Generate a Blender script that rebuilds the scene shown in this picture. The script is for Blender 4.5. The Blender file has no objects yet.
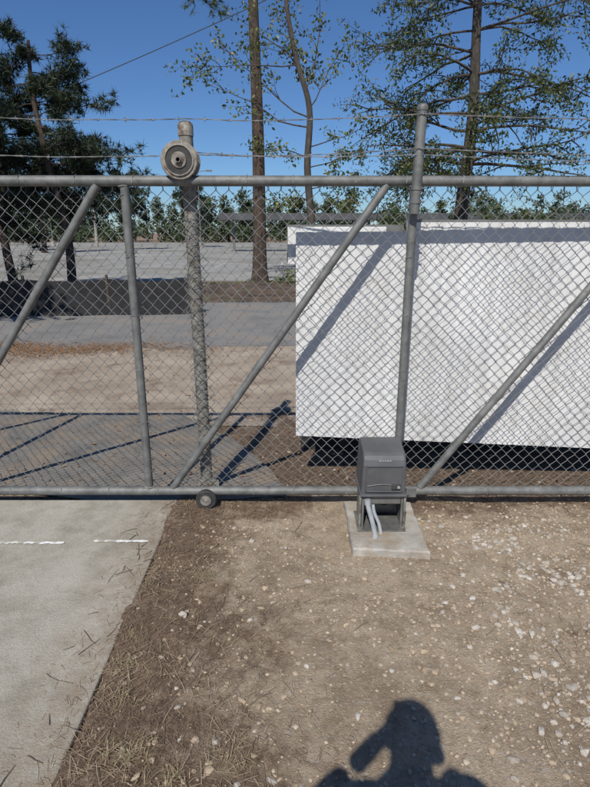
import bpy, math, random
import numpy as np
from mathutils import Vector, Matrix, noise
random.seed(7); rng=np.random.default_rng(7)
S=bpy.context.scene
C=bpy.context.collection

# ------------------------------------------------------------ helpers
def link(o,parent=None):
    C.objects.link(o)
    if parent: o.parent=parent
    return o
def empty(name,loc=(0,0,0)):
    o=bpy.data.objects.new(name,None); o.empty_display_size=.1
    return link(o)
def mesh(name,V,F,mat,parent=None,smooth=False):
    me=bpy.data.meshes.new(name)
    me.from_pydata([tuple(v) for v in V],[],[tuple(f) for f in F]); me.update()
    if smooth: me.polygons.foreach_set('use_smooth',[True]*len(me.polygons))
    me.materials.append(mat)
    return link(bpy.data.objects.new(name,me),parent)
def np_mesh(name,V,k,mat,parent=None,smooth=False):
    n=len(V); me=bpy.data.meshes.new(name)
    me.vertices.add(n); me.vertices.foreach_set('co',np.asarray(V,dtype=np.float32).ravel())
    me.loops.add(n); me.loops.foreach_set('vertex_index',np.arange(n,dtype=np.int32))
    me.polygons.add(n//k)
    me.polygons.foreach_set('loop_start',np.arange(0,n,k,dtype=np.int32))
    me.update(calc_edges=True); me.validate()
    me.materials.append(mat)
    return link(bpy.data.objects.new(name,me),parent)
class MB:
    def __init__(s): s.V=[]; s.F=[]
    def tube(s,path,rad,sides=8,cap=True):
        path=[Vector(p) for p in path]; n=len(path)
        if not hasattr(rad,'__len__'): rad=[rad]*n
        b=len(s.V); ref=None
        for i,p in enumerate(path):
            d=(path[min(i+1,n-1)]-path[max(i-1,0)])
            if d.length<1e-9: d=Vector((0,0,1))
            d.normalize()
            if ref is None:
                ref=Vector((0,1,0)) if abs(d.y)<.9 else Vector((1,0,0))
            u=(ref-d*ref.dot(d))
            if u.length<1e-4: u=Vector((1,0,0))-d*d.x
            u.normalize(); ref=u; w=d.cross(u)
            for k in range(sides):
                a=2*math.pi*k/sides
                s.V.append(p+(u*math.cos(a)+w*math.sin(a))*rad[i])
        for i in range(n-1):
            for k in range(sides):
                k2=(k+1)%sides
                s.F.append((b+i*sides+k,b+i*sides+k2,b+(i+1)*sides+k2,b+(i+1)*sides+k))
        if cap:
            s.F.append(tuple(b+k for k in range(sides))[::-1])
            s.F.append(tuple(b+(n-1)*sides+k for k in range(sides)))
        return s
    def box(s,x0,x1,y0,y1,z0,z1):
        b=len(s.V)
        for z in(z0,z1):
            for (x,y) in((x0,y0),(x1,y0),(x1,y1),(x0,y1)): s.V.append(Vector((x,y,z)))
        for f in((3,2,1,0),(4,5,6,7),(0,1,5,4),(1,2,6,5),(2,3,7,6),(3,0,4,7)):
            s.F.append(tuple(b+i for i in f))
        return s
    def lathe(s,c,prof,axis='Y',seg=32):
        b=len(s.V); n=len(prof)
        for r,h in prof:
            for k in range(seg):
                a=2*math.pi*k/seg; p=r*math.cos(a); q=r*math.sin(a)
                if axis=='Y': v=(c[0]+p,c[1]+h,c[2]+q)
                elif axis=='Z': v=(c[0]+p,c[1]+q,c[2]+h)
                else: v=(c[0]+h,c[1]+p,c[2]+q)
                s.V.append(Vector(v))
        fl=(axis=='Y')
        for i in range(n-1):
            for k in range(seg):
                k2=(k+1)%seg
                f=(b+i*seg+k,b+(i+1)*seg+k,b+(i+1)*seg+k2,b+i*seg+k2)
                s.F.append(f if fl else f[::-1])
        a_=tuple(b+k for k in range(seg)); z_=tuple(b+(n-1)*seg+k for k in range(seg))
        s.F.append(a_ if fl else a_[::-1]); s.F.append(z_[::-1] if fl else z_)
        return s
    def prism_x(s,prof,x0,x1,top=0,zr=None):
        b=len(s.V); n=len(prof); zs=[z for y,z in prof]; z0,z1=min(zs),max(zs)
        for x,sg in((x0,1),(x1,-1)):
            for y,z in prof: s.V.append(Vector((x+sg*top*(z-z0)/(z1-z0),y,z)))
        for i in range(n):
            j=(i+1)%n; s.F.append((b+i,b+n+i,b+n+j,b+j))
        s.F.append(tuple(b+i for i in range(n))); s.F.append(tuple(b+n+i for i in range(n))[::-1])
        return s
    def make(s,name,mat,parent=None,smooth=False,bevel=0):
        o=mesh(name,s.V,s.F,mat,parent,smooth)
        if bevel:
            m=o.modifiers.new('bev','BEVEL'); m.width=bevel; m.segments=2; m.limit_method='ANGLE'
        if smooth:
            m=o.modifiers.new('es','EDGE_SPLIT'); m.split_angle=math.radians(38)
        return o

# ------------------------------------------------------------ materials
def nodes(name):
    m=bpy.data.materials.new(name); m.use_nodes=True
    nt=m.node_tree; return m,nt,nt.nodes['Principled BSDF']
def N(nt,t,**k):
    n=nt.nodes.new(t)
    for a,b in k.items(): setattr(n,a,b)
    return n
def noise_n(nt,scale,detail=6,rough=.6,vec=None,stretch=None):
    tc=N(nt,'ShaderNodeTexCoord'); out=tc.outputs['Object']
    if stretch:
        mp=N(nt,'ShaderNodeMapping'); mp.inputs['Scale'].default_value=stretch
        nt.links.new(out,mp.inputs['Vector']); out=mp.outputs[0]
    n=N(nt,'ShaderNodeTexNoise'); n.inputs['Scale'].default_value=scale
    n.inputs['Detail'].default_value=detail; n.inputs['Roughness'].default_value=rough
    nt.links.new(out,n.inputs['Vector']); return n.outputs['Fac']
def ramp(nt,fac,stops):
    r=N(nt,'ShaderNodeValToRGB'); e=r.color_ramp.elements
    e[0].position=stops[0][0]; e[0].color=(*stops[0][1],1)
    e[1].position=stops[-1][0]; e[1].color=(*stops[-1][1],1)
    for p,c in stops[1:-1]:
        x=e.new(p); x.color=(*c,1)
    nt.links.new(fac,r.inputs[0]); return r.outputs[0]
def mix(nt,fac,a,b,mode='MIX'):
    m=N(nt,'ShaderNodeMix',data_type='RGBA',blend_type=mode)
    if isinstance(fac,(int,float)): m.inputs[0].default_value=fac
    else: nt.links.new(fac,m.inputs[0])
    for s,x in((6,a),(7,b)):
        if isinstance(x,tuple): m.inputs[s].default_value=(*x,1)
        else: nt.links.new(x,m.inputs[s])
    return m.outputs[2]
def bump(nt,p,h,strength,dist=.01):
    b=N(nt,'ShaderNodeBump'); b.inputs['Strength'].default_value=strength; b.inputs['Distance'].default_value=dist
    nt.links.new(h,b.inputs['Height']); nt.links.new(b.outputs[0],p.inputs['Normal'])
def mat(name,c1,c2,scale=5,rough=.8,metal=0,bs=0,bscale=None,lo=.35,hi=.65,detail=6,dist=.005,c3=None,c3scale=None,c3lo=.6,c3hi=.7,stretch=None):
    m,nt,p=nodes(name)
    c=ramp(nt,noise_n(nt,scale,detail,stretch=stretch),[(lo,c1),(hi,c2)])
    if c3:
        f=ramp(nt,noise_n(nt,c3scale,8,.7),[(c3lo,(0,0,0)),(c3hi,(1,1,1))])
        c=mix(nt,f,c,c3)
    nt.links.new(c,p.inputs['Base Color']); p.inputs['Roughness'].default_value=rough; p.inputs['Metallic'].default_value=metal
    if bs: bump(nt,p,noise_n(nt,bscale or scale*4,6,stretch=stretch),bs,dist)
    return m
def leafmat(name,cols,rough=.6,trans=.25):
    m,nt,p=nodes(name)
    g=N(nt,'ShaderNodeNewGeometry')
    st=[(i/(len(cols)-1),c) for i,c in enumerate(cols)]
    c=ramp(nt,g.outputs['Random Per Island'],st)
    nt.links.new(c,p.inputs['Base Color']); p.inputs['Roughness'].default_value=rough
    if trans:
        t=N(nt,'ShaderNodeBsdfTranslucent'); nt.links.new(c,t.inputs[0])
        ms=N(nt,'ShaderNodeMixShader'); ms.inputs[0].default_value=trans
        nt.links.new(p.outputs[0],ms.inputs[1]); nt.links.new(t.outputs[0],ms.inputs[2])
        nt.links.new(ms.outputs[0],nt.nodes['Material Output'].inputs[0])
    return m

M_pipe=mat('galvanised_pipe',(.10,.103,.10),(.18,.183,.175),14,.6,.2,.15,120,c3=(.08,.068,.055),c3scale=30,c3lo=.55,c3hi=.75)
M_pipe2=mat('weathered_pipe',(.16,.152,.13),(.28,.27,.235),20,.75,.15,.3,150,c3=(.085,.06,.04),c3scale=18,c3lo=.48,c3hi=.64)
M_wire=mat('galvanised_wire',(.17,.172,.168),(.28,.282,.275),9,.5,.4)
M_barb=mat('barbed_wire_steel',(.16,.16,.16),(.32,.32,.31),9,.5,.5)
M_roller=mat('roller_cast_metal',(.17,.155,.13),(.33,.305,.265),22,.75,.1,.3,90,c3=(.09,.06,.04),c3scale=25,c3lo=.48,c3hi=.64)
M_dark=mat('dark_rubber',(.02,.02,.02),(.045,.043,.04),20,.75)
M_box=mat('charcoal_cover',(.068,.070,.074),(.100,.102,.107),6,.5,0,.12,400,c3=(.17,.15,.125),c3scale=16,c3lo=.58,c3hi=.9)
M_bracket=mat('operator_frame_steel',(.13,.13,.125),(.20,.20,.19),20,.5,.4,c3=(.12,.075,.04),c3scale=30,c3lo=.6,c3hi=.75)
M_pvc=mat('pvc_grey',(.27,.29,.31),(.36,.38,.39),15,.45)
M_lbl=mat('badge_silver',(.32,.32,.32),(.4,.4,.4),30,.4,.2)
M_pad=mat('pad_concrete',(.27,.255,.225),(.42,.40,.355),9,.9,0,.6,70,c3=(.27,.205,.14),c3scale=6,c3lo=.44,c3hi=.66)
M_bark=mat('pine_bark',(.035,.026,.02),(.125,.088,.066),5,.95,0,1.0,14,dist=.06,stretch=(3,3,.7))
M_bark2=mat('grey_bark',(.035,.03,.025),(.09,.075,.062),8,.95,0,.8,20,dist=.03,stretch=(2,2,.6))
M_pine=leafmat('pine_needle_foliage',[(.010,.018,.009),(.020,.034,.014),(.034,.055,.020),(.016,.026,.012)],.6,.12)
M_pine2=leafmat('pine_needle_light',[(.03,.055,.015),(.06,.09,.025),(.10,.11,.03)],.6,.2)
M_oak=leafmat('oak_foliage',[(.02,.036,.010),(.04,.065,.017),(.07,.098,.026),(.11,.12,.03),(.028,.048,.015)],.5,.25)
M_yel=leafmat('yellowing_foliage',[(.05,.08,.02),(.10,.13,.03),(.17,.16,.04),(.07,.10,.025)],.5,.25)
M_far=leafmat('distant_foliage',[(.025,.04,.018),(.045,.068,.028),(.075,.10,.04),(.03,.045,.024)],.7,.1)

def whiteboard():
    m,nt,p=nodes('white_ribbed_board')
    c=ramp(nt,noise_n(nt,1.8,6),[(.35,(.57,.575,.575)),(.65,(.68,.685,.68))])
    f=ramp(nt,noise_n(nt,7,8,.7),[(.5,(0,0,0)),(.85,(1,1,1))])
    c=mix(nt,f,c,(.45,.43,.39))
    st=ramp(nt,noise_n(nt,6,6,.6,stretch=(3,3,.25)),[(.42,(1,1,1)),(.8,(.8,.79,.76))])
    c=mix(nt,.8,c,st,'MULTIPLY')
    nt.links.new(c,p.inputs['Base Color']); p.inputs['Roughness'].default_value=.6
    return m
M_white=whiteboard()
def concrete():
    m,nt,p=nodes('driveway_concrete')
    a=ramp(nt,noise_n(nt,1.3,9,.65),[(.3,(.26,.24,.195)),(.5,(.35,.325,.27)),(.7,(.42,.395,.335))])
    b=ramp(nt,noise_n(nt,150,4,.85),[(.30,(.4,.38,.35)),(.44,(.92,.92,.92)),(.60,(1.03,1.03,1.03)),(.72,(1.25,1.25,1.2))])
    c=mix(nt,.85,a,b,'MULTIPLY')
    st=ramp(nt,noise_n(nt,4,10,.8),[(.34,(.55,.53,.48)),(.54,(1,1,1))])
    c=mix(nt,.75,c,st,'MULTIPLY')
    sp2=ramp(nt,noise_n(nt,38,8,.8),[(.30,(.45,.41,.36)),(.40,(1,1,1))])
    c=mix(nt,.7,c,sp2,'MULTIPLY')
    tc=N(nt,'ShaderNodeTexCoord'); sp=N(nt,'ShaderNodeSeparateXYZ'); nt.links.new(tc.outputs['Object'],sp.inputs[0])
    mr=N(nt,'ShaderNodeMapRange'); mr.inputs[1].default_value=-1.0; mr.inputs[2].default_value=-.66
    nt.links.new(sp.outputs[0],mr.inputs[0])
    mm=N(nt,'ShaderNodeMath',operation='MULTIPLY'); nt.links.new(mr.outputs[0],mm.inputs[0])
    nn=ramp(nt,noise_n(nt,14,9,.8),[(.38,(0,0,0)),(.62,(1,1,1))]); nt.links.new(nn,mm.inputs[1])
    c=mix(nt,mm.outputs[0],c,(.22,.165,.115))
    vo=N(nt,'ShaderNodeTexVoronoi'); vo.inputs['Scale'].default_value=150
    nt.links.new(tc.outputs['Object'],vo.inputs['Vector'])
    nt.links.new(c,p.inputs['Base Color']); p.inputs['Roughness'].default_value=.9
    ad=N(nt,'ShaderNodeMath',operation='ADD'); nt.links.new(vo.outputs[0],ad.inputs[0]); nt.links.new(noise_n(nt,90,6,.6),ad.inputs[1])
    bump(nt,p,ad.outputs[0],.35,.004)
    return m
def groundmat():
    m,nt,p=nodes('bare_soil')
    dirt=ramp(nt,noise_n(nt,2.6,10,.75),[(.3,(.30,.22,.148)),(.44,(.42,.325,.225)),(.56,(.54,.43,.31)),(.72,(.61,.50,.375))])
    fine=ramp(nt,noise_n(nt,80,6,.8),[(.3,(.45,.42,.38)),(.46,(.95,.95,.95)),(.68,(1.25,1.25,1.25))])
    dirt=mix(nt,.8,dirt,fine,'MULTIPLY')
    mid=ramp(nt,noise_n(nt,11,9,.8),[(.36,(.66,.62,.56)),(.52,(1,1,1)),(.7,(1.12,1.1,1.08))])
    dirt=mix(nt,.8,dirt,mid,'MULTIPLY')
    tc=N(nt,'ShaderNodeTexCoord')
    vo=N(nt,'ShaderNodeTexVoronoi'); vo.inputs['Scale'].default_value=55; nt.links.new(tc.outputs['Object'],vo.inputs['Vector'])
    hs=ramp(nt,vo.outputs['Color'],[(.66,(0,0,0)),(.72,(1,1,1))])
    vd=ramp(nt,vo.outputs['Distance'],[(.25,(1,1,1)),(.4,(0,0,0))])
    k=mix(nt,1.0,hs,vd,'MULTIPLY')
    dirt=mix(nt,k,dirt,(.52,.46,.38))
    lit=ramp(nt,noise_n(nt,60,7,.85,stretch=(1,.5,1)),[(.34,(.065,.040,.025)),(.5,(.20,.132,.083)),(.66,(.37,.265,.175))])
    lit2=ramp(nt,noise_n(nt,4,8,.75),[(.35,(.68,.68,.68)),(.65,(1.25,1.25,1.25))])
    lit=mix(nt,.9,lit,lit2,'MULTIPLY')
    at=N(nt,'ShaderNodeAttribute',attribute_name='litter_and_shade')
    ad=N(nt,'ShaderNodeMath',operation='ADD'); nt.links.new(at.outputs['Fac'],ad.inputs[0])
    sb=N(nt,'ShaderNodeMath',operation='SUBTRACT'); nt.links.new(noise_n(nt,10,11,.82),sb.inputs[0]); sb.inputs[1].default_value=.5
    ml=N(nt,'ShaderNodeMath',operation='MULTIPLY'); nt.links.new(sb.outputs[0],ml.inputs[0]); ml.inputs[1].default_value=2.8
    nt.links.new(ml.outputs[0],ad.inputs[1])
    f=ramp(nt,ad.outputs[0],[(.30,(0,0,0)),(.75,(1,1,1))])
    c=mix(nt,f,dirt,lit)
    nt.links.new(c,p.inputs['Base Color']); p.inputs['Roughness'].default_value=.95
    a2=N(nt,'ShaderNodeMath',operation='ADD'); nt.links.new(noise_n(nt,34,11,.85),a2.inputs[0]); nt.links.new(noise_n(nt,150,4,.7),a2.inputs[1])
    bump(nt,p,a2.outputs[0],.95,.015)
    return m
M_conc=concrete(); M_ground=groundmat()
M_asph=mat('old_asphalt',(.15,.147,.14),(.23,.223,.21),1.2,.95,0,.4,90,c3=(.22,.165,.12),c3scale=1.2,c3lo=.5,c3hi=.72,detail=10)
M_apron=mat('worn_asphalt_apron',(.13,.122,.108),(.21,.195,.17),5,.95,0,.7,60,c3=(.25,.195,.14),c3scale=3,c3lo=.46,c3hi=.62,detail=9,dist=.012)
M_lot=mat('pale_lot',(.22,.215,.195),(.31,.30,.27),.35,.95,0,.2,30,detail=10,c3=(.17,.155,.12),c3scale=.12,c3lo=.5,c3hi=.62)
M_paint=mat('faded_white_paint',(.38,.36,.30),(.74,.74,.71),26,.8,0,.3,90,lo=.44,hi=.56)
M_dirt2=mat('gravelly_dirt',(.25,.20,.15),(.37,.31,.24),1.8,.95,0,.7,60,c3=(.16,.105,.07),c3scale=2.5,c3lo=.52,c3hi=.7,detail=10)

# ------------------------------------------------------------ ground
def litter_and_shade(x,y):
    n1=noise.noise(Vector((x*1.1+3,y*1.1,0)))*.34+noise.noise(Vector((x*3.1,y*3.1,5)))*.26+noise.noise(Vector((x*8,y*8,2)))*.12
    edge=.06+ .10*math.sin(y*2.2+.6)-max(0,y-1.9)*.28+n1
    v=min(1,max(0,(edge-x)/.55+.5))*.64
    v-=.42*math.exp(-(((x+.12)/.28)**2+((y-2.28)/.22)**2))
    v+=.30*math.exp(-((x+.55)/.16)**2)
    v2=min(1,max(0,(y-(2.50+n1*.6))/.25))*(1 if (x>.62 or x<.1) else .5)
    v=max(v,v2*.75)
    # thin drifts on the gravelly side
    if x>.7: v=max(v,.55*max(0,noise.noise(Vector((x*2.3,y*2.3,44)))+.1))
    if y>2.9 and x>-.1: v=.85  # mask raised here to darken the soil, painting deeper shade under the white panel
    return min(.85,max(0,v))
def gh(x,y):
    if -9<x<-.735 and y<2.80: 
        return -.05
    h=.018*noise.noise(Vector((x*1.3,y*1.3,0)))+.010*noise.noise(Vector((x*5,y*5,3)))+.006*noise.noise(Vector((x*14,y*14,9)))+.004*noise.noise(Vector((x*38,y*38,1)))
    if x<-.45 and y<2.85:
        h=h*.6+.014*min(1,(-.45-x)/.2)+.006
        e=-.675-.03*noise.noise(Vector((y*2.5,1,2)))-.03*noise.noise(Vector((y*9,1,2)))-.02*noise.noise(Vector((y*27,1,2)))
        if x<e: h-= (e-x)*1.0
    if .2<x<.72 and 2.15<y<2.85: h=min(h,.012)
    far=max(abs(x)-3.2,y-5,0)
    if far>0: h*=max(0,1-far/1.5)
    if y>4.6 or x<-.9 : h=min(h,0)*.3-.002
    return h-.004
st=.015
xs=[-600,-250,-100,-50,-25,-12,-8,-5,-3,-2,-1.3,-.95]+list(np.arange(-.82,2.6,st))+[2.8,3.2,4,6,10,20,40,90,220,600]
ys=[-300,-60,-10,-3,0,.5,.8]+list(np.arange(1.0,4.7,st))+[4.9,5.5,7,10,14,20,35,60,120,250,900]
V=[(x,y,gh(x,y)) for y in ys for x in xs]
nx=len(xs); F=[(j*nx+i,j*nx+i+1,(j+1)*nx+i+1,(j+1)*nx+i) for j in range(len(ys)-1) for i in range(nx-1)]
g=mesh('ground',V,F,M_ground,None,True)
a=g.data.attributes.new('litter_and_shade','FLOAT','POINT')
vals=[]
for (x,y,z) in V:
    if y<4.7 and -1<x<3: vals.append(litter_and_shade(x,y))
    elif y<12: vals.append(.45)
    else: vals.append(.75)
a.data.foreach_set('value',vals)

MB().box(-9,-.68,-6,2.80,-.12,.015).make('concrete_driveway',M_conc,None,False,.008)
def ragged(name,x0,x1,y,w,z,par=None):
    n=max(8,int((x1-x0)/.012)); V=[];F=[]
    for i in range(n+1):
        x=x0+(x1-x0)*i/n; t=min(1,min(i,n-i)/2+.3)
        V+= [(x,y-w/2*t*random.uniform(.5,1.15),z),(x,y+w/2*t*random.uniform(.5,1.15),z)]
        if i: F.append((2*i-2,2*i,2*i+1,2*i-1))
    return mesh(name,V,F,M_paint,par)
ppar=empty('painted_line')
ragged('dash_1',-1.56,-1.15,2.34,.024,.0195,ppar); ragged('dash_2',-1.01,-.73,2.355,.022,.0195,ppar)
ragged('dash_3',-2.9,-1.95,2.33,.024,.0195,ppar)

def sheet(name,x0,x1,y0,y1,z,m,jag=.0,step=.25,jx=0):
    nx_=max(2,int((x1-x0)/step)); V=[];F=[]
    for i in range(nx_+1):
        x=x0+(x1-x0)*i/nx_
        yy1=y1
        if jx: yy1=y0+(y1-y0)*min(1,((x1-x)/jx)**.6)
        V+=[(x,y0+jag*noise.noise(Vector((x*.9,y0,0)))*2,z),(x,yy1+jag*(noise.noise(Vector((x*.7,y1,4)))*2+noise.noise(Vector((x*5,y1,4)))*.6),z)]
        if i: F.append((2*i-2,2*i,2*i+1,2*i-1))
    return mesh(name,V,F,m)
sheet('asphalt_apron',-9,-.05,2.82,4.35,.012,M_apron,.10,.04,.9)
sheet('dirt_verge',-30,30,4.0,7.6,.004,M_dirt2,.2,.1)
sheet('asphalt_road',-60,40,7.2,12.2,.008,M_asph,.14,.08)
sheet('parking_lot',-160,120,17.5,86,.006,M_lot,.0,2)
pk=empty('parking_bay_lines')
M_bl=mat('old_bay_paint',(.3,.3,.28),(.45,.45,.42),3,.9)
mb=MB()
for r,(y0,y1) in enumerate(((24,29),(40,45),(58,63))):
    for k in range(30):
        x=-50+k*2.9; mb.V+=[Vector((x,y0,.0105)),Vector((x+.11,y0,.0105)),Vector((x+.11,y1,.0105)),Vector((x,y1,.0105))]; b=len(mb.V)-4; mb.F.append((b,b+1,b+2,b+3))
mb.make('lines',M_bl,pk)

# ------------------------------------------------------------ scatter
def zsurf(x,y):
    if x<-.70 and y<2.80: return .016
    return gh(x,y)+.001
def scatter(name,pts,lmin,lmax,w,m,lift=.006,par=None):
    out=[]
    for x,y in pts:
        z=zsurf(x,y)+random.uniform(.001,lift if x>-.7 else .002); L=random.uniform(lmin,lmax); a=random.uniform(0,math.pi)
        dx,dy=math.cos(a)*L/2,math.sin(a)*L/2; px,py=-math.sin(a)*w/2,math.cos(a)*w/2
        t=random.uniform(-.08,.08)*L if x>-.7 else 0; cx=px/w*L*random.uniform(-.12,.12); cy=py/w*L*random.uniform(-.12,.12)
        A=(x-dx,y-dy,z-t); B=(x+cx,y+cy,z+.002); D=(x+dx,y+dy,z+t)
        for P,Q in((A,B),(B,D)):
            out+=[(P[0]-px,P[1]-py,P[2]),(P[0]+px,P[1]+py,P[2]),(Q[0]+px,Q[1]+py,Q[2]),(Q[0]-px,Q[1]-py,Q[2])]
    return np_mesh(name,np.array(out),4,m,par)
M_nd=leafmat('dry_pine_needles',[(.10,.062,.040),(.19,.125,.08),(.31,.22,.14),(.13,.085,.055),(.26,.18,.115),(.08,.05,.033)],.85,0)
pts=[]
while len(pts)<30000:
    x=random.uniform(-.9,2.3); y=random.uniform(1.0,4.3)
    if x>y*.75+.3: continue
    p=litter_and_shade(x,y)**1.6*(.55+.9*max(0,noise.noise(Vector((x*6,y*6,11)))+.35))
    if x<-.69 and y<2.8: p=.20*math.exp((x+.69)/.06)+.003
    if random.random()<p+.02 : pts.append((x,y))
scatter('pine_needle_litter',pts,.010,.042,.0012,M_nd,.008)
M_straw=leafmat('straw',[(.33,.26,.165),(.45,.365,.245),(.25,.19,.12)],.85,0)
pts=[]
while len(pts)<1700:
    x=random.uniform(-.75,1.6); y=random.uniform(1.0,2.9)
    if random.random()<litter_and_shade(x,y)*max(0,noise.noise(Vector((x*4,y*4,31)))+.15)+.02: pts.append((x,y))
scatter('straw_litter',pts,.02,.075,.0013,M_straw,.010)
M_tw=mat('twig_bark',(.09,.065,.045),(.19,.15,.11),30,.9)
mb=MB()
for i in range(150):
    x=random.uniform(-.72,1.6); y=random.uniform(1.05,2.9)
    if random.random()<.22: x=random.uniform(-.84,-.64)
    if litter_and_shade(x,y)<.25 and random.random()<.6: continue
    a=random.uniform(0,6.3); L=random.uniform(.03,.12)
    P=[Vector((x,y,zsurf(x,y)+.003))]
    for k in range(4):
        a+=random.uniform(-.25,.25); q=P[-1]+Vector((math.cos(a)*L/4,math.sin(a)*L/4,0)); q.z=zsurf(q.x,q.y)+.003; P.append(q)
    if any(-.76<q.x<-.70 for q in P): 
        for q in P: q.z=max(q.z,.019)
    r0=random.uniform(.0010,.0023)
    mb.tube(P,[r0*(1-.12*k) for k in range(5)],5)
mb.make('fallen_twigs',M_tw)

import bmesh
bm=bmesh.new(); bmesh.ops.create_icosphere(bm,subdivisions=1,radius=1)
ico=np.array([v.co[:] for v in bm.verts]); icf=[tuple(v.index for v in f.verts) for f in bm.faces]; bm.free()
def pebbles(name,n,fn,rmin,rmax,m,power=3):
    V=[];F=[]
    c=0
    while c<n:
        x,y=fn()
        if x is None: continue
        r=rmin+(rmax-rmin)*random.random()**power
        sc=np.array([r*random.uniform(.7,1.4),r*random.uniform(.7,1.3),r*random.uniform(.4,.75)])
        P=ico*sc*(1+rng.normal(0,.16,(len(ico),1)))
        a=random.uniform(0,6.3); ca,sa=math.cos(a),math.sin(a)
        P=P@np.array([[ca,sa,0],[-sa,ca,0],[0,0,1]])
        P=P+np.array([x,y,zsurf(x,y)+r*.05]); b=len(V)
        V+=[tuple(p) for p in P]; F+=[tuple(b+i for i in f) for f in icf]; c+=1
    return mesh(name,V,F,m)
M_peb=leafmat('pebble_stone',[(.24,.18,.13),(.38,.30,.22),(.47,.39,.30),(.31,.24,.17),(.36,.30,.25),(.20,.15,.105),(.42,.33,.235)],.95,0)
def pf():
    x=random.uniform(-.65,2.5); y=random.uniform(1.02,2.9)
    if .24<x<.7 and 2.2<y<2.8: return None,None
    w=.18+ .75*min(1,max(0,(x-.3)/.8)) + .3*(noise.noise(Vector((x*2,y*2,8)))>.1)
    if litter_and_shade(x,y)>.5: w*=.4
    return (x,y) if random.random()<w else (None,None)
pebbles('gravel',13500,pf,.0014,.0090,M_peb,2.8)
def pf2():
    x=random.uniform(.6,2.1); y=random.uniform(1.2,2.65)
    w=math.exp(-((x-1.12+.25*noise.noise(Vector((y*2,3,1))))/.32)**2)*max(0,.38+noise.noise(Vector((x*4,y*4,6))))
    return (x,y) if random.random()<w else (None,None)
pebbles('gravel_pile',850,pf2,.003,.017,leafmat('grey_gravel',[(.28,.245,.20),(.43,.39,.34),(.31,.28,.24),(.37,.32,.26),(.50,.47,.42)],.9,0),2.6)
def pf3():
    x=random.uniform(-.5,1.6); y=random.uniform(1.1,2.6); return x,y
pebbles('scattered_stones',70,pf3,.006,.016,leafmat('stone_b',[(.34,.30,.25),(.44,.40,.35),(.25,.22,.18)],.9,0),2)
pebbles('soil_clods',900,pf3,.003,.014,leafmat('clod',[(.24,.18,.125),(.34,.265,.185),(.42,.335,.24)],1,0),3)
def pf4():
    return random.uniform(-6,2.5),random.uniform(3.0,7.2)
pebbles('gravel_verge',2600,pf4,.004,.018,M_peb,3)

M_or=leafmat('fallen_leaves_orange',[(.24,.13,.06),(.36,.20,.09),(.17,.10,.055)],.8,0)
out=[]
for i in range(9000):
    if i%4: x=random.gauss(-3.4,1.0); y=7.05+random.gauss(0,.22)+.4*noise.noise(Vector((x*.8,0,0)))
    else: x=random.uniform(-7,3); y=random.uniform(2.9,8)
    a=random.uniform(0,6.3); L=random.uniform(.01,.032); w=L*random.uniform(.08,.35)
    dx,dy=math.cos(a)*L,math.sin(a)*L; px,py=-math.sin(a)*w,math.cos(a)*w; z=.018+random.random()*.006
    out+=[(x-dx,y-dy,z),(x+px,y+py,z+.004),(x+dx,y+dy,z),(x-px,y-py,z+.003)]
np_mesh('fallen_leaves',np.array(out),4,M_or)

M_gr=leafmat('dry_grass_blades',[(.32,.255,.15),(.43,.35,.225),(.24,.20,.11),(.18,.17,.085)],.7,.2)
def tuft(name,x,y,n,r,h,m=M_gr):
    out=[]
    for i in range(n):
        a=random.uniform(0,6.3); rr=r*random.random()*.9; bx,by=x+math.cos(a)*rr,y+math.sin(a)*rr
        b=random.uniform(0,6.3); hh=h*random.uniform(.2,1); sp=r*random.uniform(.2,.6)
        z=zsurf(bx,by); w=.0009
        p0=Vector((bx,by,z)); p1=p0+Vector((math.cos(b)*sp*.4,math.sin(b)*sp*.4,hh*.7)); p2=p0+Vector((math.cos(b)*sp,math.sin(b)*sp,hh*random.uniform(.2,.9)))
        s=Vector((-math.sin(b),math.cos(b),0))*w
        out+=[tuple(p0-s),tuple(p0+s),tuple(p1+s),tuple(p1-s),tuple(p1-s),tuple(p1+s),tuple(p2+s*.2),tuple(p2-s*.2)]
    np_mesh(name,np.array(out),4,m)
tuft('dry_grass_tuft',-.42,2.10,110,.06,.025)
for (x,y,n,r) in((-.50,1.22,110,.10),(-.36,1.13,90,.09),(-.58,1.42,80,.08),(-.62,1.7,60,.06),(-.60,1.56,50,.06),(-.2,1.2,40,.08),(.15,2.72,40,.05),(-.62,2.74,50,.05),(-.64,2.0,40,.05),(-.63,2.3,30,.05)):
    tuft('dry_grass_tuft',x,y,n,r,.022)

# ------------------------------------------------------------ gate
GY=2.745
gate=empty('chain_link_sliding_gate')
ZT,ZB=1.738,.10
ups=[-3.609,-2.216,-.823,.57,1.963,3.356]
mb=MB(); mb.tube([(-3.61,GY,ZT),(3.36,GY,ZT-.004)],.0245,16); mb.make('top_rail',M_pipe,gate,True)
mb=MB(); mb.tube([(-3.61,GY,ZB),(3.36,GY,ZB)],.0255,16); mb.make('bottom_rail',M_pipe,gate,True)
for i,u in enumerate(ups):
    MB().tube([(u,GY,ZB+.02),(u+.004,GY,ZT-.02)],.0215,14).make('upright_%d'%(i+1),M_pipe,gate,True)
for i in range(5):
    l,r=ups[i],ups[i+1]
    MB().tube([(l+.135,GY,ZB+.02),(r-.128,GY,ZT-.02)],.0205,14).make('diagonal_brace_%d'%(i+1),M_pipe,gate,True)
def weld(mb,p,r,n=40):
    P=[]
    for k in range(n+1):
        a=2*math.pi*k/n; P.append(Vector(p)+Vector((math.cos(a)*r,math.sin(a)*r,random.gauss(0,.0012))))
    mb.tube(P,[.0035+random.gauss(0,.0007) for _ in P],6)
mb=MB()
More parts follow.
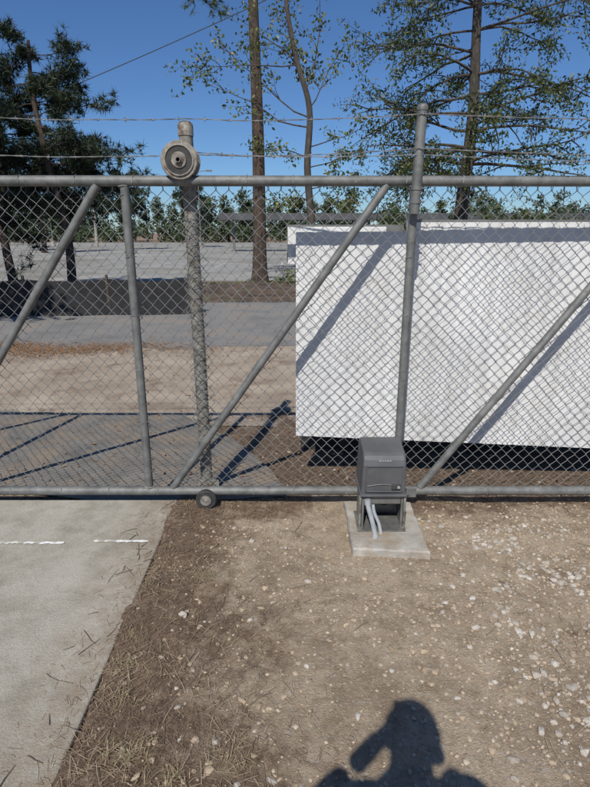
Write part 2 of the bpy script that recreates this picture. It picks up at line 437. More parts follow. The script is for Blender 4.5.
for u in ups: weld(mb,(u,GY,ZB+.026),.0225); weld(mb,(u,GY,ZT-.026),.0225)
mb.make('weld_beads',M_pipe2,gate,False)
def fabric(name,x0,x1,z0,z1,y,par,p=.063,h=.066,r=.0020,seed=1):
    R=random.Random(seed); mb=MB()
    n=int((x1-x0)/(p/2)); rows=int((z1-z0)/(h/2))
    kn={}
    def knot(i,j):
        if (i,j) not in kn:
            x=x0+i*p/2; z=z0+j*h/2
            kn[(i,j)]=(x+R.gauss(0,.0018)+.008*noise.noise(Vector((x*1.3,z*1.5,seed)))+.004*noise.noise(Vector((x*6,z*6,seed))), z+R.gauss(0,.0016)+.012*noise.noise(Vector((x*1.1,z*1.2,seed+7))), y+.008*noise.noise(Vector((x*1.5,z*1.5,seed+3))))
        return kn[(i,j)]
    for s0 in(0,1):
        for i in range(s0,n,2):
            P=[]
            for j in range(rows+1):
                if j%2==s0: k=knot(i,j); off=.0018; dx=-.0022
                else: k=knot(i+1,j); off=-.0018; dx=.0022
                P.append((k[0]+dx,k[2]+off,k[1]))
            e=P[-1]; P.append((e[0]+R.uniform(-.004,.004),e[1]+R.uniform(-.004,.004),e[2]+.018))
            mb.tube(P,r,5)
    return mb.make(name,M_wire,par,False)
fabric('chain_link_fabric',-3.6,3.35,.115,1.725,GY+.030,gate)
mb=MB()
for u in ups:
    for k in range(6):
        z=.22+k*.29; mb.tube([(u-.024,GY-.008,z),(u,GY-.025,z+.003),(u+.024,GY-.006,z+.006),(u+.026,GY+.03,z+.004)],.0018,5)
for k in range(26):
    x=-3.5+k*.27+random.uniform(-.03,.03)
    for z in(ZT,ZB): mb.tube([(x,GY+.03,z-.028),(x+.003,GY-.026,z-.012),(x+.006,GY-.022,z+.018),(x+.006,GY+.006,z+.028)],.0018,5)
mb.make('tie_wires',M_wire,gate)
mb=MB(); mb.box(.60,.68,GY-.035,GY-.028,.075,.13); mb.tube([(.63,GY-.05,.10),(.63,GY-.02,.10)],.008,8); mb.make('chain_bracket',M_pipe,gate,False,.002)
ext=empty('barbed_wire_extension_post')
MB().tube([(.570,2.694,1.585),(.578,2.694,2.045)],.0235,16).make('tube',M_pipe,ext,True)
MB().lathe((.578,2.694,2.045),[(.0255,-.016),(.0265,.0),(.022,.008),(.012,.012),(.002,.013)],'Z',20).make('cap',M_pipe,ext,True)
mb=MB()
for z in(1.64,1.70):
    mb.lathe((.572,2.694,z),[(.024,-.009),(.0265,-.009),(.0265,.009),(.024,.009)],'Z',20)
    mb.box(.558,.586,2.715,2.735,z-.009,z+.009)
    mb.tube([(.596,2.70,z),(.616,2.70,z)],.004,6)
mb.make('clamps',M_pipe,ext,False)

bw=empty('barbed_wire')
def barb(name,pts,r=.0018):
    mb=MB(); P=[]; 
    for a,b in zip(pts[:-1],pts[1:]):
        a=Vector(a);b=Vector(b); L=(b-a).length; n=max(3,int(L/.025)); sag=.012*L
        for i in range(n):
            t=i/n; p=a.lerp(b,t); p.z-=4*t*(1-t)*sag; p.z+=.006*noise.noise(Vector((p.x*3,p.z,1))); P.append(p)
    P.append(Vector(pts[-1]))
    A=[];B=[]
    for i,p in enumerate(P):
        f=i*.9; o=Vector((0,math.cos(f),math.sin(f)))*r*.9
        A.append(p+o);B.append(p-o)
    mb.tube(A,r*.8,5);mb.tube(B,r*.8,5)
    for i in range(2,len(P),5):
        p=P[i]
        for s in(0,1):
            a=random.uniform(0,3.14); d=Vector((random.uniform(-.3,.3),math.cos(a),math.sin(a))); d.normalize()
            mb.tube([p-d*.013,p+d*.013],.0011,4)
        mb.tube([p-Vector((.006,0,0)),p+Vector((.006,0,0))],r*2.1,5)
    mb.make(name,M_barb,bw)
barb('strand_1',[(-6,2.76,2.08),(-2.2,2.75,2.055),(-.53,2.825,2.018),(.58,2.668,2.012),(3.4,2.7,2.03),(6,2.8,2.05)])
barb('strand_2',[(-6,2.76,1.92),(-2.2,2.75,1.885),(-.53,2.825,1.860),(.58,2.668,1.868),(3.4,2.7,1.87),(6,2.8,1.88)])
barb('strand_3',[(-.53,2.824,1.872),(.58,2.672,1.842),(3.4,2.7,1.835),(6,2.8,1.85)])

# ------------------------------------------------------------ roller post
rp=empty('gate_roller_post')
px,py=-.525,2.862
MB().tube([(px+.008,py,-.1),(px+.004,py,.8),(px-.008,py,2.00)],.034,20).make('post',M_pipe2,rp,True)
MB().lathe((px-.008,py,2.0),[(.034,-.05),(.0375,-.05),(.0375,-.004),(.035,.006),(.026,.014),(.012,.018),(.002,.019)],'Z',24).make('post_cap',M_roller,rp,True)
RC=(-.541,GY-.004,1.823)
MB().lathe(RC,[(.030,-.040),(.083,-.042),(.0868,-.038),(.0868,-.028),(.062,-.006),(.062,.006),(.0868,.028),(.0868,.038),(.083,.042),(.03,.042)],'Y',56).make('top_roller',M_roller,rp,True)
MB().lathe(RC,[(.036,-.0435),(.062,-.0435),(.062,-.0405),(.036,-.0405)],'Y',48).make('roller_recess',M_dark,rp,True)
MB().lathe(RC,[(.062,-.043),(.064,-.049),(.069,-.049),(.071,-.043)],'Y',48).make('roller_rim_bead',M_roller,rp,True)
MB().lathe(RC,[(.002,-.062),(.012,-.062),(.015,-.056),(.020,-.056),(.023,-.050),(.034,-.050),(.037,-.044),(.037,-.040)],'Y',40).make('roller_hub',M_roller,rp,True)
mb=MB(); mb.tube([(-.541,GY-.072,1.823),(-.541,py,1.823)],.009,12); mb.tube([(-.541,GY-.072,1.823),(-.541,GY-.060,1.823)],.014,6); mb.box(-.60,-.48,py-.045,py-.038,1.78,1.86); mb.make('axle',M_pipe,rp)
wl=MB(); wl.lathe((-.50,GY-.02,.06),[(.012,-.03),(.03,-.03),(.034,-.026),(.052,-.026),(.058,-.020),(.058,.020),(.052,.026),(.02,.026)],'Y',32); wl.make('bottom_roller',M_dark,rp,True)
mb=MB(); mb.lathe((-.50,GY-.02,.06),[(.004,-.034),(.011,-.033),(.013,-.031),(.030,-.031),(.031,-.028)],'Y',20); mb.make('bottom_roller_hub',M_pipe2,rp,True)
mb=MB(); mb.tube([(-.50,GY-.04,.06),(-.50,py,.06)],.008,8); mb.box(-.56,-.44,py-.05,py-.040,.0,.13); mb.make('bottom_bracket',M_pipe2,rp)
fabric('fence_fabric_end',-.585,-.445,.12,1.62,py+.045,rp,.05,.060,.0020,5)
fabric('fence_fabric_end_2',-.57,-.46,.12,1.60,py-.045,rp,.046,.055,.0018,9)

# ------------------------------------------------------------ white barrier panel
wp=empty('white_barrier_panel')
WY=2.995
def ribbed(name,x0,x1,zb0,zb1,zt0,zt1,y0,slope,par,t=.035,rib=.10,dep=.0045):
    V=[];F=[];n=int((x1-x0)/(rib/4)); x=x0
    for i in range(n+1):
        x=x0+(x1-x0)*i/n; f=(x-x0)/(x1-x0)
        zb=zb0+(zb1-zb0)*f; zt=zt0+(zt1-zt0)*f; y=y0+slope*(x-x0)
        o=dep if (i%4 in(0,)) and 0<i<n else 0
        V+=[(x,y+o,zb),(x,y+o,zt),(x,y+t,zt),(x,y+t,zb)]
        if i:
            b=4*(i-1)
            for k in range(4): 
                k2=(k+1)%4; F.append((b+k2,b+k,b+4+k,b+4+k2))
    F.append((0,1,2,3)); F.append((4*n+3,4*n+2,4*n+1,4*n))
    return mesh(name,V,F,M_white,par)
ribbed('board',.005,.60,.335,.311,1.502,1.506,WY,-.0147,wp)
ribbed('board_2',.602,3.4,.311,.20,1.552,1.556,WY-.0088,-.0147,wp)
MB().box(-.04,.5,WY+.06,WY+.09,1.33,1.53).make('back_board',M_white,wp,False,.003)
mb=MB(); mb.box(-.045,.60,WY+.092,WY+.10,1.34,1.541); mb.box(.60,3.4,WY+.03,WY+.06,1.53,1.566); mb.make('top_edge_trim',M_bracket,wp)
mb=MB()
for x in(.35,1.3,2.3,3.2): mb.box(x-.03,x+.03,WY+.50,WY+.55,-.05,1.20); mb.box(x-.02,x+.02,WY+.14,WY+.50,.60,.64)
mb.box(.06,3.3,WY+.101,WY+.14,.52,.64); mb.box(.06,3.3,WY+.101,WY+.14,1.15,1.23)
mb.box(.04,3.3,WY+.60,WY+.62,.0,.40)  # black skirt added behind the gap to darken the shade under the panel
mb.make('support_frame_and_shade_skirt',M_dark,wp)

# ------------------------------------------------------------ gate operator
pad=empty('concrete_pad')
cor=[(.276,2.262),(.648,2.232),(.655,2.73),(.284,2.74)]
ring=[]
for i in range(4):
    a=cor[i];b=cor[(i+1)%4]
    for k in range(14):
        t=k/14; ring.append((a[0]+(b[0]-a[0])*t+random.gauss(0,.003),a[1]+(b[1]-a[1])*t+random.gauss(0,.003)))
m_=len(ring)
V=[(x,y,-.05) for x,y in ring]+[(x,y,.030+random.gauss(0,.001)) for x,y in ring]
cx,cy=.468,2.48
V+=[(cx+(x-cx)*.975,cy+(y-cy)*.975,.037+random.gauss(0,.0008)) for x,y in ring]
F=[]
for r in(0,1):
    for i in range(m_): F.append((r*m_+i,r*m_+(i+1)%m_,(r+1)*m_+(i+1)%m_,(r+1)*m_+i))
F.append(tuple(2*m_+i for i in range(m_)))
mesh('slab',V,F,M_pad,pad)

op=empty('gate_operator')
X0,X1=.330,.556
prof=[(2.425,.236),(2.418,.40),(2.430,.438),(2.462,.462),(2.60,.478),(2.64,.468),(2.655,.44),(2.655,.236)]
mb=MB(); mb.prism_x(prof,X0,X1,.009); mb.make('cover',M_box,op,False,.012)
mb=MB(); mb.box(X0-.004,X1+.004,2.410,2.662,.232,.246); mb.make('cover_skirt',M_box,op,False,.004)
mb=MB(); mb.box(X0+.025,X1-.025,2.4125,2.420,.395,.402); mb.box(X0+.018,X0+.024,2.413,2.421,.262,.402); mb.box(X1-.024,X1-.018,2.413,2.421,.262,.402); mb.box(X0+.025,X1-.025,2.4145,2.423,.258,.264); mb.make('front_rib',M_box,op,False,.002)
mb=MB()
for k,(a,b) in enumerate(((0,.010),(.014,.022),(.026,.034),(.038,.048),(.052,.060))): mb.box(X0+.084+a,X0+.084+b,2.4205,2.4225,.4215,.4285)
mb.make('badge_lettering',M_lbl,op)
mb=MB(); mb.box(X1-.075,X1-.030,2.4135,2.4215,.272,.300); mb.make('access_door',M_dark,op,False,.003)
mb=MB(); mb.lathe((X1-.040,2.4135,.286),[(.001,-.005),(.007,-.004),(.008,.004)],'Y',16); mb.make('lock',M_lbl,op,True)
mb=MB(); mb.tube([(X0+.03+.15*t,2.4175,.290+.010*math.sin(t*3.1)) for t in np.linspace(0,1,10)],.0018,6); mb.make('moulding',M_bracket,op)
mb=MB()
for x in(X0+.004,X1-.010):
    mb.box(x,x+.006,2.43,2.60,.043,.232)
    mb.box(x-.014 if x<.45 else x-.010,x+.016,2.43,2.44,.043,.2315)
mb.box(X0+.012,X1-.012,2.60,2.606,.045,.2315)
mb.box(X0+.020,X1-.022,2.432,2.438,.185,.230)
mb.box(X0-.01,X1+.01,2.41,2.62,.0385,.0425)
mb.make('mounting_frame',M_bracket,op,False,.0015)
mb=MB()
for x in(X0+.0,X1-.002):
    mb.tube([(x,2.425,.04),(x,2.425,.231)],.006,8); mb.tube([(x,2.425,.043),(x,2.425,.056)],.012,6)
mb.make('anchor_studs',M_pipe2,op)
def arc(P,n=8):
    P=[Vector(p) for p in P]; out=[]
    for i in range(len(P)-1):
        p0=P[max(i-1,0)];p1=P[i];p2=P[i+1];p3=P[min(i+2,len(P)-1)]
        for k in range(n):
            t=k/n; out.append(.5*((2*p1)+(p2-p0)*t+(2*p0-5*p1+4*p2-p3)*t*t+(3*p1-p0-3*p2+p3)*t**3))
    out.append(P[-1]); return out
mb=MB(); mb.tube(arc([(.362,2.40,.225),(.366,2.39,.19),(.388,2.375,.11),(.404,2.36,.035)]),.0125,12)
mb.tube([(.361,2.401,.226),(.364,2.396,.200)],.0165,12); mb.tube([(.400,2.363,.048),(.403,2.361,.036)],.0165,12)
mb.tube(arc([(.395,2.435,.180),(.402,2.42,.14),(.424,2.405,.09),(.436,2.395,.035)]),.009,12); mb.make('conduits',M_pvc,op,True)
mb=MB(); mb.lathe((.566,2.56,.29),[(.004,0),(.03,0),(.034,.006),(.03,.012),(.004,.012)],'X',20); mb.make('sprocket',M_bracket,op)
mb=MB(); mb.lathe((.47,2.595,.15),[(.02,-.05),(.035,-.05),(.035,-.002),(.01,-.002)],'Y',20); mb.make('motor_shell',M_dark,op,True)

# ------------------------------------------------------------ trees
def leaves(centers,size,aspect,n_each,spread,flat=1.0,droop=0):
    c=np.repeat(np.asarray(centers,dtype=float),n_each,axis=0); n=len(c)
    o=rng.normal(0,1,(n,3)); o/= (np.linalg.norm(o,axis=1,keepdims=True)+1e-6)
    o*= (rng.random((n,1))**.45); sp=np.asarray(spread); 
    if sp.ndim==1 and len(sp)==len(centers): sp=np.repeat(sp,n_each)[:,None]
    o=o*sp; o[:,2]*=flat; c=c+o
    d=rng.normal(0,1,(n,3)); d[:,2]-=droop; d/=np.linalg.norm(d,axis=1,keepdims=True)
    s=np.cross(d,rng.normal(0,1,(n,3))); s/=np.linalg.norm(s,axis=1,keepdims=True)
    L=size*rng.uniform(.6,1.3,(n,1)); W=L*aspect
    return np.stack([c-d*L/2,c+s*W/2,c+d*L/2,c-s*W/2],axis=1).reshape(-1,3)
def tufts(centers,L,w,n_tuft,n_needle,spread,up=.4,flat=.6):
    c=np.repeat(np.asarray(centers,dtype=float),n_tuft,axis=0); n=len(c)
    o=rng.normal(0,1,(n,3)); o/=np.linalg.norm(o,axis=1,keepdims=True); o*=rng.random((n,1))**.5*spread; o[:,2]*=flat; c=c+o
    ax=rng.normal(0,1,(n,3)); ax[:,2]+=up; ax/=np.linalg.norm(ax,axis=1,keepdims=True)
    c=np.repeat(c,n_needle,axis=0); ax=np.repeat(ax,n_needle,axis=0); n=len(c)
    d=ax*.5+rng.normal(0,.6,(n,3)); d/=np.linalg.norm(d,axis=1,keepdims=True)
    s=np.cross(d,rng.normal(0,1,(n,3))); s/=np.linalg.norm(s,axis=1,keepdims=True)
    LL=L*rng.uniform(.7,1.2,(n,1))
    return np.stack([c-s*w/2,c+s*w/2,c+d*LL],axis=1).reshape(-1,3)
def branch(mb,p,d,L,r,segs=6,wob=.18,up=.0,sides=6):
    P=[Vector(p)]; d=Vector(d).normalized()
    for i in range(segs):
        d=(d+Vector((random.gauss(0,wob),random.gauss(0,wob),random.gauss(0,wob)+up))).normalized(); P.append(P[-1]+d*L/segs)
    mb.tube(P,[r*(1-.8*i/segs) for i in range(segs+1)],sides); return P
def tree(name,base,trunk,r0,r1,limbs,barkm,kind,leafm,sub=4,subL=.45,lp={}):
    par=empty(name); mb=MB(); b=Vector(base)
    T=arc([b+Vector(t) for t in trunk],6); nT=len(T)
    R=[r0+(r1-r0)*(i/(nT-1))**.8 for i in range(nT)]; R[0]*=1.35
    if nT>1: R[1]*=1.1
    mb.tube(T,R,12)
    cen=[]
    for (h,az,L,rise,up) in limbs:
        i=min(range(nT),key=lambda k:abs(T[k].z-b.z-h)); p=T[i]; az=math.radians(az)
        d=Vector((math.cos(az),math.sin(az),rise)); rr=max(.012,R[i]*.30*min(1,L/2))
        P=branch(mb,p,d,L,rr,7,.13,up)
        for q in range(sub):
            k=random.randint(2,6); dd=(P[k]-P[k-1]).normalized()+Vector((random.gauss(0,.8),random.gauss(0,.8),random.gauss(.0,.45)))
            Q=branch(mb,P[k],dd,L*subL*random.uniform(.6,1.1),rr*.45,4,.2,up,4)
            cen+=[tuple(x) for x in Q[2:]]
        cen+=[tuple(x) for x in P[3:]]
    mb.make('trunk_and_limbs',barkm,par,True)
    if cen:
        if kind=='pine': Q=tufts(cen,**lp); k=3
        else: Q=leaves(cen,**lp); k=4
        np_mesh('foliage',Q,k,leafm,par)
    return par
R=random.uniform
lim=[]
for i in range(44):
    h=R(1.9,5.5); s=1-((h-1.9)/4.6)*.60
    lim.append((h,R(0,360),R(1.0,2.1)*s,R(-.25,.2),R(-.07,.04)))
PL=dict(L=.17,w=.018,n_tuft=5,n_needle=13,spread=.22)
tree('pine_tree',(-5.35,13,0),[(0,0,0),(.05,0,1.4),(-.2,0,3),(-.35,0,4.4),(-.3,0,5.4)],.12,.03,lim,M_bark,'pine',M_pine,4,.45,lp=PL)
lim=[(R(1.7,4.3),R(0,360),R(1.0,2.1),R(-.2,.15),R(-.06,.03)) for i in range(28)]
tree('pine_tree',(-7.0,13.6,0),[(0,0,0),(-.1,0,1.5),(.15,0,3),(.2,0,4.9)],.13,.03,lim,M_bark,'pine',M_pine,4,.45,lp=PL)
lim=[(R(8.8,15),R(0,360),R(1.4,3.0),R(-.1,.3),R(-.03,.04)) for i in range(26)]
lim+=[(8.6,181,2.9,-.28,-.07),(8.4,177,2.5,-.30,-.05)]
tree('tall_pine_tree',(-1.03,16,0),[(0,0,0),(.02,0,4),(-.05,0,8),(0.05,0,12),(0,0,16)],.215,.05,lim,M_bark,'pine',M_pine2,3,.35,lp=dict(L=.20,w=.018,n_tuft=5,n_needle=14,spread=.24))
lim=[(4.0,165,2.9,.42,.02),(4.2,20,1.8,1.1,.05),(4.5,120,1.5,1.6,.04),(3.2,200,1.3,.4,.03),(4.6,50,2.3,1.6,.03),(5.0,178,2.2,.9,-.02),(3.4,-10,1.5,.4,0),(5.3,100,1.5,1,.0),(2.6,10,1.3,.2,0),(2.3,150,1.2,.2,0),(5.2,170,2.6,.35,-.03),(2.0,-20,1.3,.1,0),(2.9,-5,1.4,.1,0),(3.8,178,2.6,.2,-.02)]
tree('young_oak_tree',(.36,14,0),[(0,0,0),(.06,0,1.5),(-.06,0,3),(-.02,0,4.3),(-.35,0,5.4),(-.6,0,6.8),(-.55,0,8)],.12,.03,lim,M_bark2,'leaf',M_yel,5,.42,lp=dict(size=.10,aspect=.5,n_each=12,spread=.22,flat=.8))
lim=[]
for i in range(54):
    h=R(2.6,9.5); L=R(1.7,3.0)*(1 if h<7 else .8)
    lim.append((h,R(0,360),L,R(-.05,.4),R(-.10,-.02)))
lim+=[(2.7,185,2.1,.15,-.03),(3.2,170,2.3,.1,-.04),(4.0,190,2.6,.2,-.05),(3.4,5,3.2,.15,-.06),(4.6,-5,3.3,.2,-.06),(5.2,180,2.6,.3,-.06),(3.0,10,3.0,.1,-.05)]
tree('large_oak_tree',(3.85,13,0),[(0,0,0),(-.02,0,2),(.05,0,4),(-.05,0,6.5),(.05,0,10)],.21,.05,lim,M_bark2,'leaf',M_oak,6,.42,lp=dict(size=.10,aspect=.34,n_each=19,spread=.23,flat=.55,droop=.6))
lim=[(R(4,8.5),R(0,360),R(1.6,2.6),R(0,.4),R(-.05,.03)) for i in range(30)]
tree('shade_oak_tree',(-7.9,6.3,0),[(0,0,0),(0,0,4),(.1,0,9)],.2,.05,lim,M_bark2,'leaf',M_oak,5,.42,lp=dict(size=.2,aspect=.6,n_each=12,spread=.4))

# distant treeline
cen=[];spr=[]
mbt=MB()
for i in range(330):
    x=R(-120,130); y=R(88,112); H=R(4.2,7.6)*(1.3 if x<-15 else 1)*(1+.35*noise.noise(Vector((x*.08,1,0)))); w=R(1.2,2.8)
    mbt.tube([(x,y,0),(x,y,H*.8)],[.22,.08],5)
    for k in range(16):
        f=R(.12,1); cen.append((x+random.gauss(0,w*.6*(1.15-f)),y+random.gauss(0,w*.5),H*f)); spr.append(R(.5,1.3))
for i in range(900):
    x=R(-120,130); cen.append((x,R(87,90),R(.2,2.2+1.0*noise.noise(Vector((x*.2,5,0)))))); spr.append(R(.6,1.2))
mbt.make('distant_treeline_trunks',M_bark2)
o=np_mesh('distant_treeline',leaves(cen,.55,.5,28,np.array(spr),.8),4,M_far)
bpy.data.objects['distant_treeline_trunks'].parent=o
for (x,y,H) in((-19,42,7.5),(-24,46,8),(-15,50,6.5),(-30,44,8.5),(-10.5,58,6.5)):
    lim=[(R(.35,.97)*H,R(0,360),R(.8,1.9),R(-.2,.25),R(-.04,.03)) for i in range(20)]
    tree('distant_pine_tree',(x,y,0),[(0,0,0),(.1,0,H*.5),(0,0,H)],.2,.04,lim,M_bark,'pine',M_pine,3,.4,lp=dict(L=.34,w=.06,n_tuft=4,n_needle=9,spread=.38))
cen=[];spr=[]
for i in range(400):
    x=R(2.5,26); y=R(26,32)
    hmax=2.1+1.3*noise.noise(Vector((x*.5,1,0)))+.8*noise.noise(Vector((x*1.8,1,0)))
    cen.append((x,y,R(.1,1)*hmax)); spr.append(R(.25,.6))
np_mesh('hedgerow',leaves(cen,.17,.5,60,np.array(spr),.8),4,M_oak)
cen=[(random.gauss(-.05,.25),15+random.gauss(0,.2),R(.1,.5)) for i in range(24)]+[(R(-3.5,1.5),15.2+random.gauss(0,.4),R(.0,.15)) for i in range(50)]
np_mesh('roadside_shrub',leaves(cen,.08,.4,26,.2,.7),4,M_yel)

# black silt fence
sf=empty('silt_fence')
M_silt=mat('black_fabric',(.010,.010,.011),(.022,.022,.023),6,.9,0,.4,40)
V=[];F=[];n=160
for i in range(n+1):
    t=i/n; x=-14+12.15*t; y=9.3+.9*t+.03*math.sin(x*5); sg=.05*abs(math.sin((x+14)*math.pi/1.5))
    V+=[(x,y-.02,-.01),(x,y+.02*math.sin(x*9),.35),(x,y,.68-sg)]
    if i: b=3*(i-1); F+=[(b,b+3,b+4,b+1),(b+1,b+4,b+5,b+2)]
mesh('fabric',V,F,M_silt,sf,True)
mb=MB()
for k in range(9):
    t=k/8.1; x=-14+12.15*t; mb.box(x-.02,x+.02,9.32+.9*t,9.36+.9*t,0,.75)
mb.make('stakes',M_bark,sf)
V=[];F=[];n=120
for i in range(n+1):
    x=-16+24*i/n
    for k in range(7):
        f=k/6; y=12.0+5*f; V.append((x,y,.01+.16*math.sin(f*math.pi)*(1+.6*noise.noise(Vector((x*.6,f*2,0))))+.03*noise.noise(Vector((x*3,f*9,0)))))
    if i:
        for k in range(6): b=7*(i-1)+k; F.append((b,b+7,b+8,b+1))
mesh('mulch_bank',V,F,mat('mulch',(.045,.032,.022),(.13,.09,.06),3,.95,0,1,20,detail=10,dist=.04,c3=(.10,.10,.04),c3scale=.8,c3lo=.55,c3hi=.65),None,True)

cp=empty('covered_walkway')
MB().box(-6,60,44,47,2.45,2.95).make('roof',mat('dark_roof_metal',(.045,.047,.05),(.075,.077,.08),1,.6),cp)
mb=MB()
for x in np.arange(-5,58,5.5): mb.box(x-.1,x+.1,45.4,45.6,0,2.45)
mb.make('posts',M_pipe,cp)
for (x,y,h) in((-14.5,36,5.6),(-9.3,55,7),(-27,62,7.5),(-3.6,66,7)):
    lp_=empty('lot_light_pole')
    MB().tube([(x,y,0),(x,y,.6)],.22,10).make('base',M_pad,lp_)
    mb=MB(); mb.tube([(x,y,.6),(x,y,h)],[.07,.045],8); mb.tube([(x,y,h),(x+.4,y,h+.12),(x+.9,y,h+.15)],.035,6); mb.make('mast',M_pipe,lp_)
    mb=MB(); mb.box(x+.8,x+1.35,y-.15,y+.15,h+.08,h+.2); mb.make('lamp_head',M_bracket,lp_)

up=empty('utility_pole')
M_wood=mat('pole_wood',(.22,.20,.17),(.34,.32,.28),3,.9)
mb=MB(); mb.tube([(-21.4,60,0),(-21.3,60,10.2)],[.17,.11],10); mb.make('pole',M_wood,up)
mb=MB(); mb.box(-22.5,-20.1,59.82,59.93,9.35,9.5); mb.box(-22.1,-20.5,59.82,59.93,8.5,8.62)
mb.tube([(-21.3,59.7,8.1),(-21.3,59.7,8.9)],.28,10); mb.make('crossarms',M_pvc,up)
mb=MB()
for x in(-22.4,-21.8,-20.8,-20.2): mb.tube([(x,59.87,9.5),(x,59.87,9.75)],.06,6)
mb.make('insulators',M_pvc,up)
pl=empty('overhead_power_line')
P=[]
for i in range(60):
    t=i/59; P.append((-24+34*t,20,6.35+((-24+34*t)+7.6)*.36+.9*((t-.5)**2)*4-.25))
MB().tube(P,.014,5).make('cable',M_dark,pl)

# ------------------------------------------------------------ photographer
man=empty('man_photographer')
def posmat():
    m,nt,p=nodes('clothed_body')
    tc=N(nt,'ShaderNodeTexCoord'); sp=N(nt,'ShaderNodeSeparateXYZ'); nt.links.new(tc.outputs['Object'],sp.inputs[0])
    def step(o,v,op='GREATER_THAN'):
        n=N(nt,'ShaderNodeMath',operation=op); nt.links.new(sp.outputs[o],n.inputs[0]); n.inputs[1].default_value=v; return n.outputs[0]
    jeans=ramp(nt,noise_n(nt,60),[(.4,(.03,.045,.08)),(.6,(.06,.08,.13))])
    shirt=ramp(nt,noise_n(nt,30),[(.4,(.10,.12,.14)),(.6,(.14,.16,.18))])
    skin=(.42,.25,.17)
    c=mix(nt,step(2,.98),jeans,shirt)
    c=mix(nt,step(2,1.525),c,skin)
    c=mix(nt,step(1,-.115),c,skin)
    c=mix(nt,step(2,.075,'LESS_THAN'),c,(.03,.025,.02))
    nt.links.new(c,p.inputs['Base Color']); p.inputs['Roughness'].default_value=.8
    return m
def skinned(name,verts,edges,radii,m,par,lv=2):
    me=bpy.data.meshes.new(name); me.from_pydata(verts,edges,[]); me.materials.append(m)
    o=link(bpy.data.objects.new(name,me),par)
    s=o.modifiers.new('skin','SKIN'); s.use_smooth_shade=True
    d=me.skin_vertices[0].data
    for i,r in enumerate(radii):
        d[i].radius=r if isinstance(r,tuple) else (r,r); d[i].use_root=(i==0)
    ss=o.modifiers.new('sub','SUBSURF'); ss.levels=lv; ss.render_levels=lv
    return o
bx=-.02; by=-.29
vs=[(bx,by,.95),(bx,by,1.10),(bx,by+.0,1.28),(bx,by+.0,1.42),(bx,by+.01,1.50),(bx,by+.03,1.56),(bx,by+.045,1.62),(bx,by+.045,1.67),(bx,by+.04,1.715),
    (bx-.10,by,1.45),(bx-.20,by+.02,1.43),(bx-.30,by+.10,1.25),(bx-.135,by+.20,1.36),
    (bx+.10,by,1.46),(bx+.19,by+.03,1.45),(bx+.23,by+.11,1.24),(bx+.14,by+.21,1.36),
    (bx-.09,by,.88),(bx-.11,by+.02,.50),(bx-.12,by-.02,.10),(bx-.13,by+.12,.045),
    (bx+.09,by,.88),(bx+.11,by+.02,.50),(bx+.12,by-.02,.10),(bx+.13,by+.12,.045)]
es=[(0,1),(1,2),(2,3),(3,4),(4,5),(5,6),(6,7),(7,8),(3,9),(9,10),(10,11),(11,12),(3,13),(13,14),(14,15),(15,16),(0,17),(17,18),(18,19),(19,20),(0,21),(21,22),(22,23),(23,24)]
rd=[(.16,.12),(.15,.11),(.17,.12),(.16,.11),.070,.064,(.073,.085),(.079,.096),(.06,.07),.09,.075,.056,.038,.09,.075,.056,.038,.095,.065,.045,.04,.095,.065,.045,.04]
M_body=posmat()
skinned('body',vs,es,rd,M_body,man)
M_skin=mat('skin',(.38,.22,.15),(.45,.28,.20),20,.6)
def hand(name,w,pal,fingers,thumb):
    v=[w,pal]; e=[(0,1)]; r=[.030,(.038,.022)]
    for f in fingers+[thumb]:
        prev=1
        for k,p in enumerate(f):
            v.append(p); e.append((prev,len(v)-1)); r.append([.0095,.0085,.0075][k]); prev=len(v)-1
    skinned(name,v,e,r,M_skin,man,1)
ph=empty('phone_in_hand'); ph.parent=man
mb=MB(); mb.box(-.037,.037,-.004,.004,-.077,.077); o=mb.make('phone_body',M_dark,ph,False,.003)
mb=MB(); mb.box(-.030,.006,.0042,.0062,.035,.070); mb.make('camera_bump',M_dark,ph,False,.001)
ph.location=(.012,-.024,1.452); ph.rotation_euler=(math.radians(-16.75),0,0)
wl_=vs[12]; wr_=vs[16]
hand('left_hand',wl_,(-.085,-.055,1.415),
  [[(-.055,-.035,1.45),(-.040,-.022,1.455),(-.022,-.012,1.452)],
   [(-.055,-.035,1.43),(-.040,-.022,1.432),(-.018,-.012,1.430)],
   [(-.056,-.038,1.41),(-.040,-.026,1.410),(-.018,-.018,1.408)],
   [(-.060,-.042,1.392),(-.044,-.032,1.39),(-.024,-.024,1.389)]],
  [(-.075,-.06,1.45),(-.05,-.055,1.468),(-.028,-.048,1.47)])
hand('right_hand',wr_,(.100,-.060,1.40),
  [[(.078,-.045,1.44),(.062,-.030,1.445),(.040,-.022,1.442)],
   [(.078,-.045,1.42),(.062,-.030,1.422),(.038,-.022,1.420)],
   [(.080,-.048,1.40),(.062,-.034,1.400),(.040,-.026,1.398)],
   [(.084,-.052,1.382),(.066,-.040,1.38),(.046,-.032,1.379)]],
  [(.092,-.068,1.43),(.06,-.066,1.44),(.035,-.06,1.44)])
M_hair=mat('hair_brown',(.03,.02,.012),(.07,.045,.03),60,.7,0,.5,200)
bm=bmesh.new(); bmesh.ops.create_uvsphere(bm,u_segments=24,v_segments=16,radius=1)
for v in bm.verts:
    v.co=Vector((v.co.x*.086,v.co.y*.104-.012,v.co.z*.086)); v.co*=1+.05*noise.noise(v.co*40)
bmesh.ops.delete(bm,geom=[v for v in bm.verts if v.co.z<-.035 or (v.co.y>.045 and v.co.z<.035)],context='VERTS')
me=bpy.data.meshes.new('hair'); bm.to_mesh(me); bm.free(); me.materials.append(M_hair)
o=link(bpy.data.objects.new('hair',me),man); o.location=(bx,by+.045,1.67)
mb=MB()
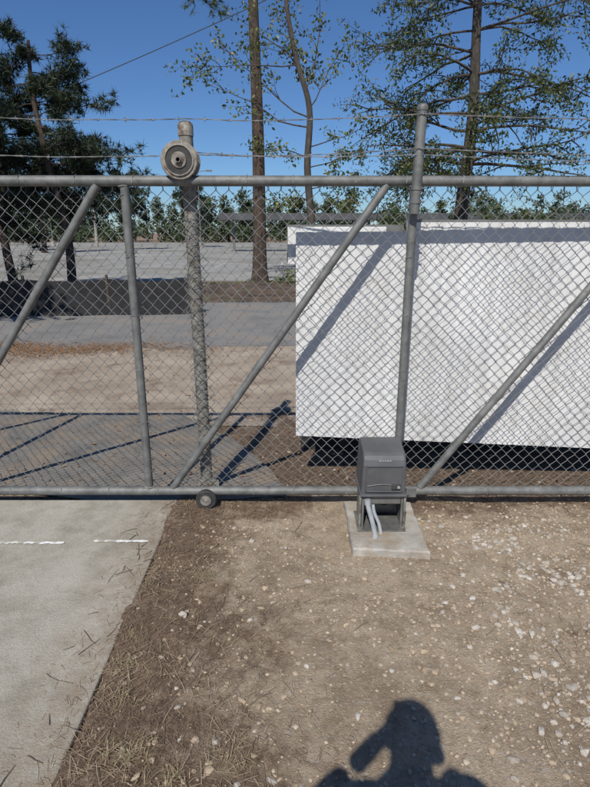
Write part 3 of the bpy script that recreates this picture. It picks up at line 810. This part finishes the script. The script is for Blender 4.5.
for s in(-1,1): mb.lathe((bx+s*.081,by+.045,1.635),[(.004,-.008),(.022,-.006),(.026,.004),(.012,.01)],'X',14)
mb.tube([(bx,by+.135,1.67),(bx,by+.158,1.635),(bx,by+.14,1.625)],[.008,.014,.012],8)
mb.make('ears_and_nose',M_skin,man,True)
mb=MB(); mb.tube([(bx-.025,by+.137,1.597),(bx,by+.143,1.594),(bx+.025,by+.137,1.597)],.005,6); mb.make('lips',mat('lips',(.30,.12,.10),(.34,.15,.12),20,.5),man)
mb=MB()
for s in(-1,1): mb.lathe((bx+s*.032,by+.132,1.66),[(.012,0),(.009,.008),(.001,.012)],'Y',12)
mb.make('eyes',mat('eye_white',(.6,.6,.6),(.7,.7,.7),9,.3),man)

# ------------------------------------------------------------ light, sky, camera
AZ=math.radians(14); EL=math.radians(46.2)
W=bpy.data.worlds.new('World'); S.world=W; W.use_nodes=True
nt=W.node_tree; bg=nt.nodes['Background']
sk=nt.nodes.new('ShaderNodeTexSky'); sk.sky_type='NISHITA'; sk.sun_disc=False
sk.sun_elevation=EL; sk.sun_rotation=math.radians(194); sk.air_density=1.0; sk.dust_density=.1; sk.ozone_density=3.8
c=mix(nt,1.0,sk.outputs[0],(.60,.81,1.08),'MULTIPLY')
nt.links.new(c,bg.inputs[0]); bg.inputs[1].default_value=.082
L=bpy.data.lights.new('sun','SUN'); L.energy=4.9; L.angle=math.radians(.5); L.color=(1,.955,.88)
lo=link(bpy.data.objects.new('sun',L))
d=Vector((math.sin(AZ)*math.cos(EL),math.cos(AZ)*math.cos(EL),-math.sin(EL)))
lo.rotation_euler=d.to_track_quat('-Z','Y').to_euler(); lo.location=(-3,-8,9)
cam=bpy.data.cameras.new('camera'); co=link(bpy.data.objects.new('camera',cam))
cam.sensor_fit='VERTICAL'; cam.sensor_height=24; cam.lens=24*535/787; cam.clip_start=.01; cam.clip_end=2000
co.location=(0,0,1.5); co.rotation_euler=(math.radians(90-16.75),0,0)
S.camera=co
S.view_settings.view_transform='Standard'; S.view_settings.look='None'; S.view_settings.exposure=0
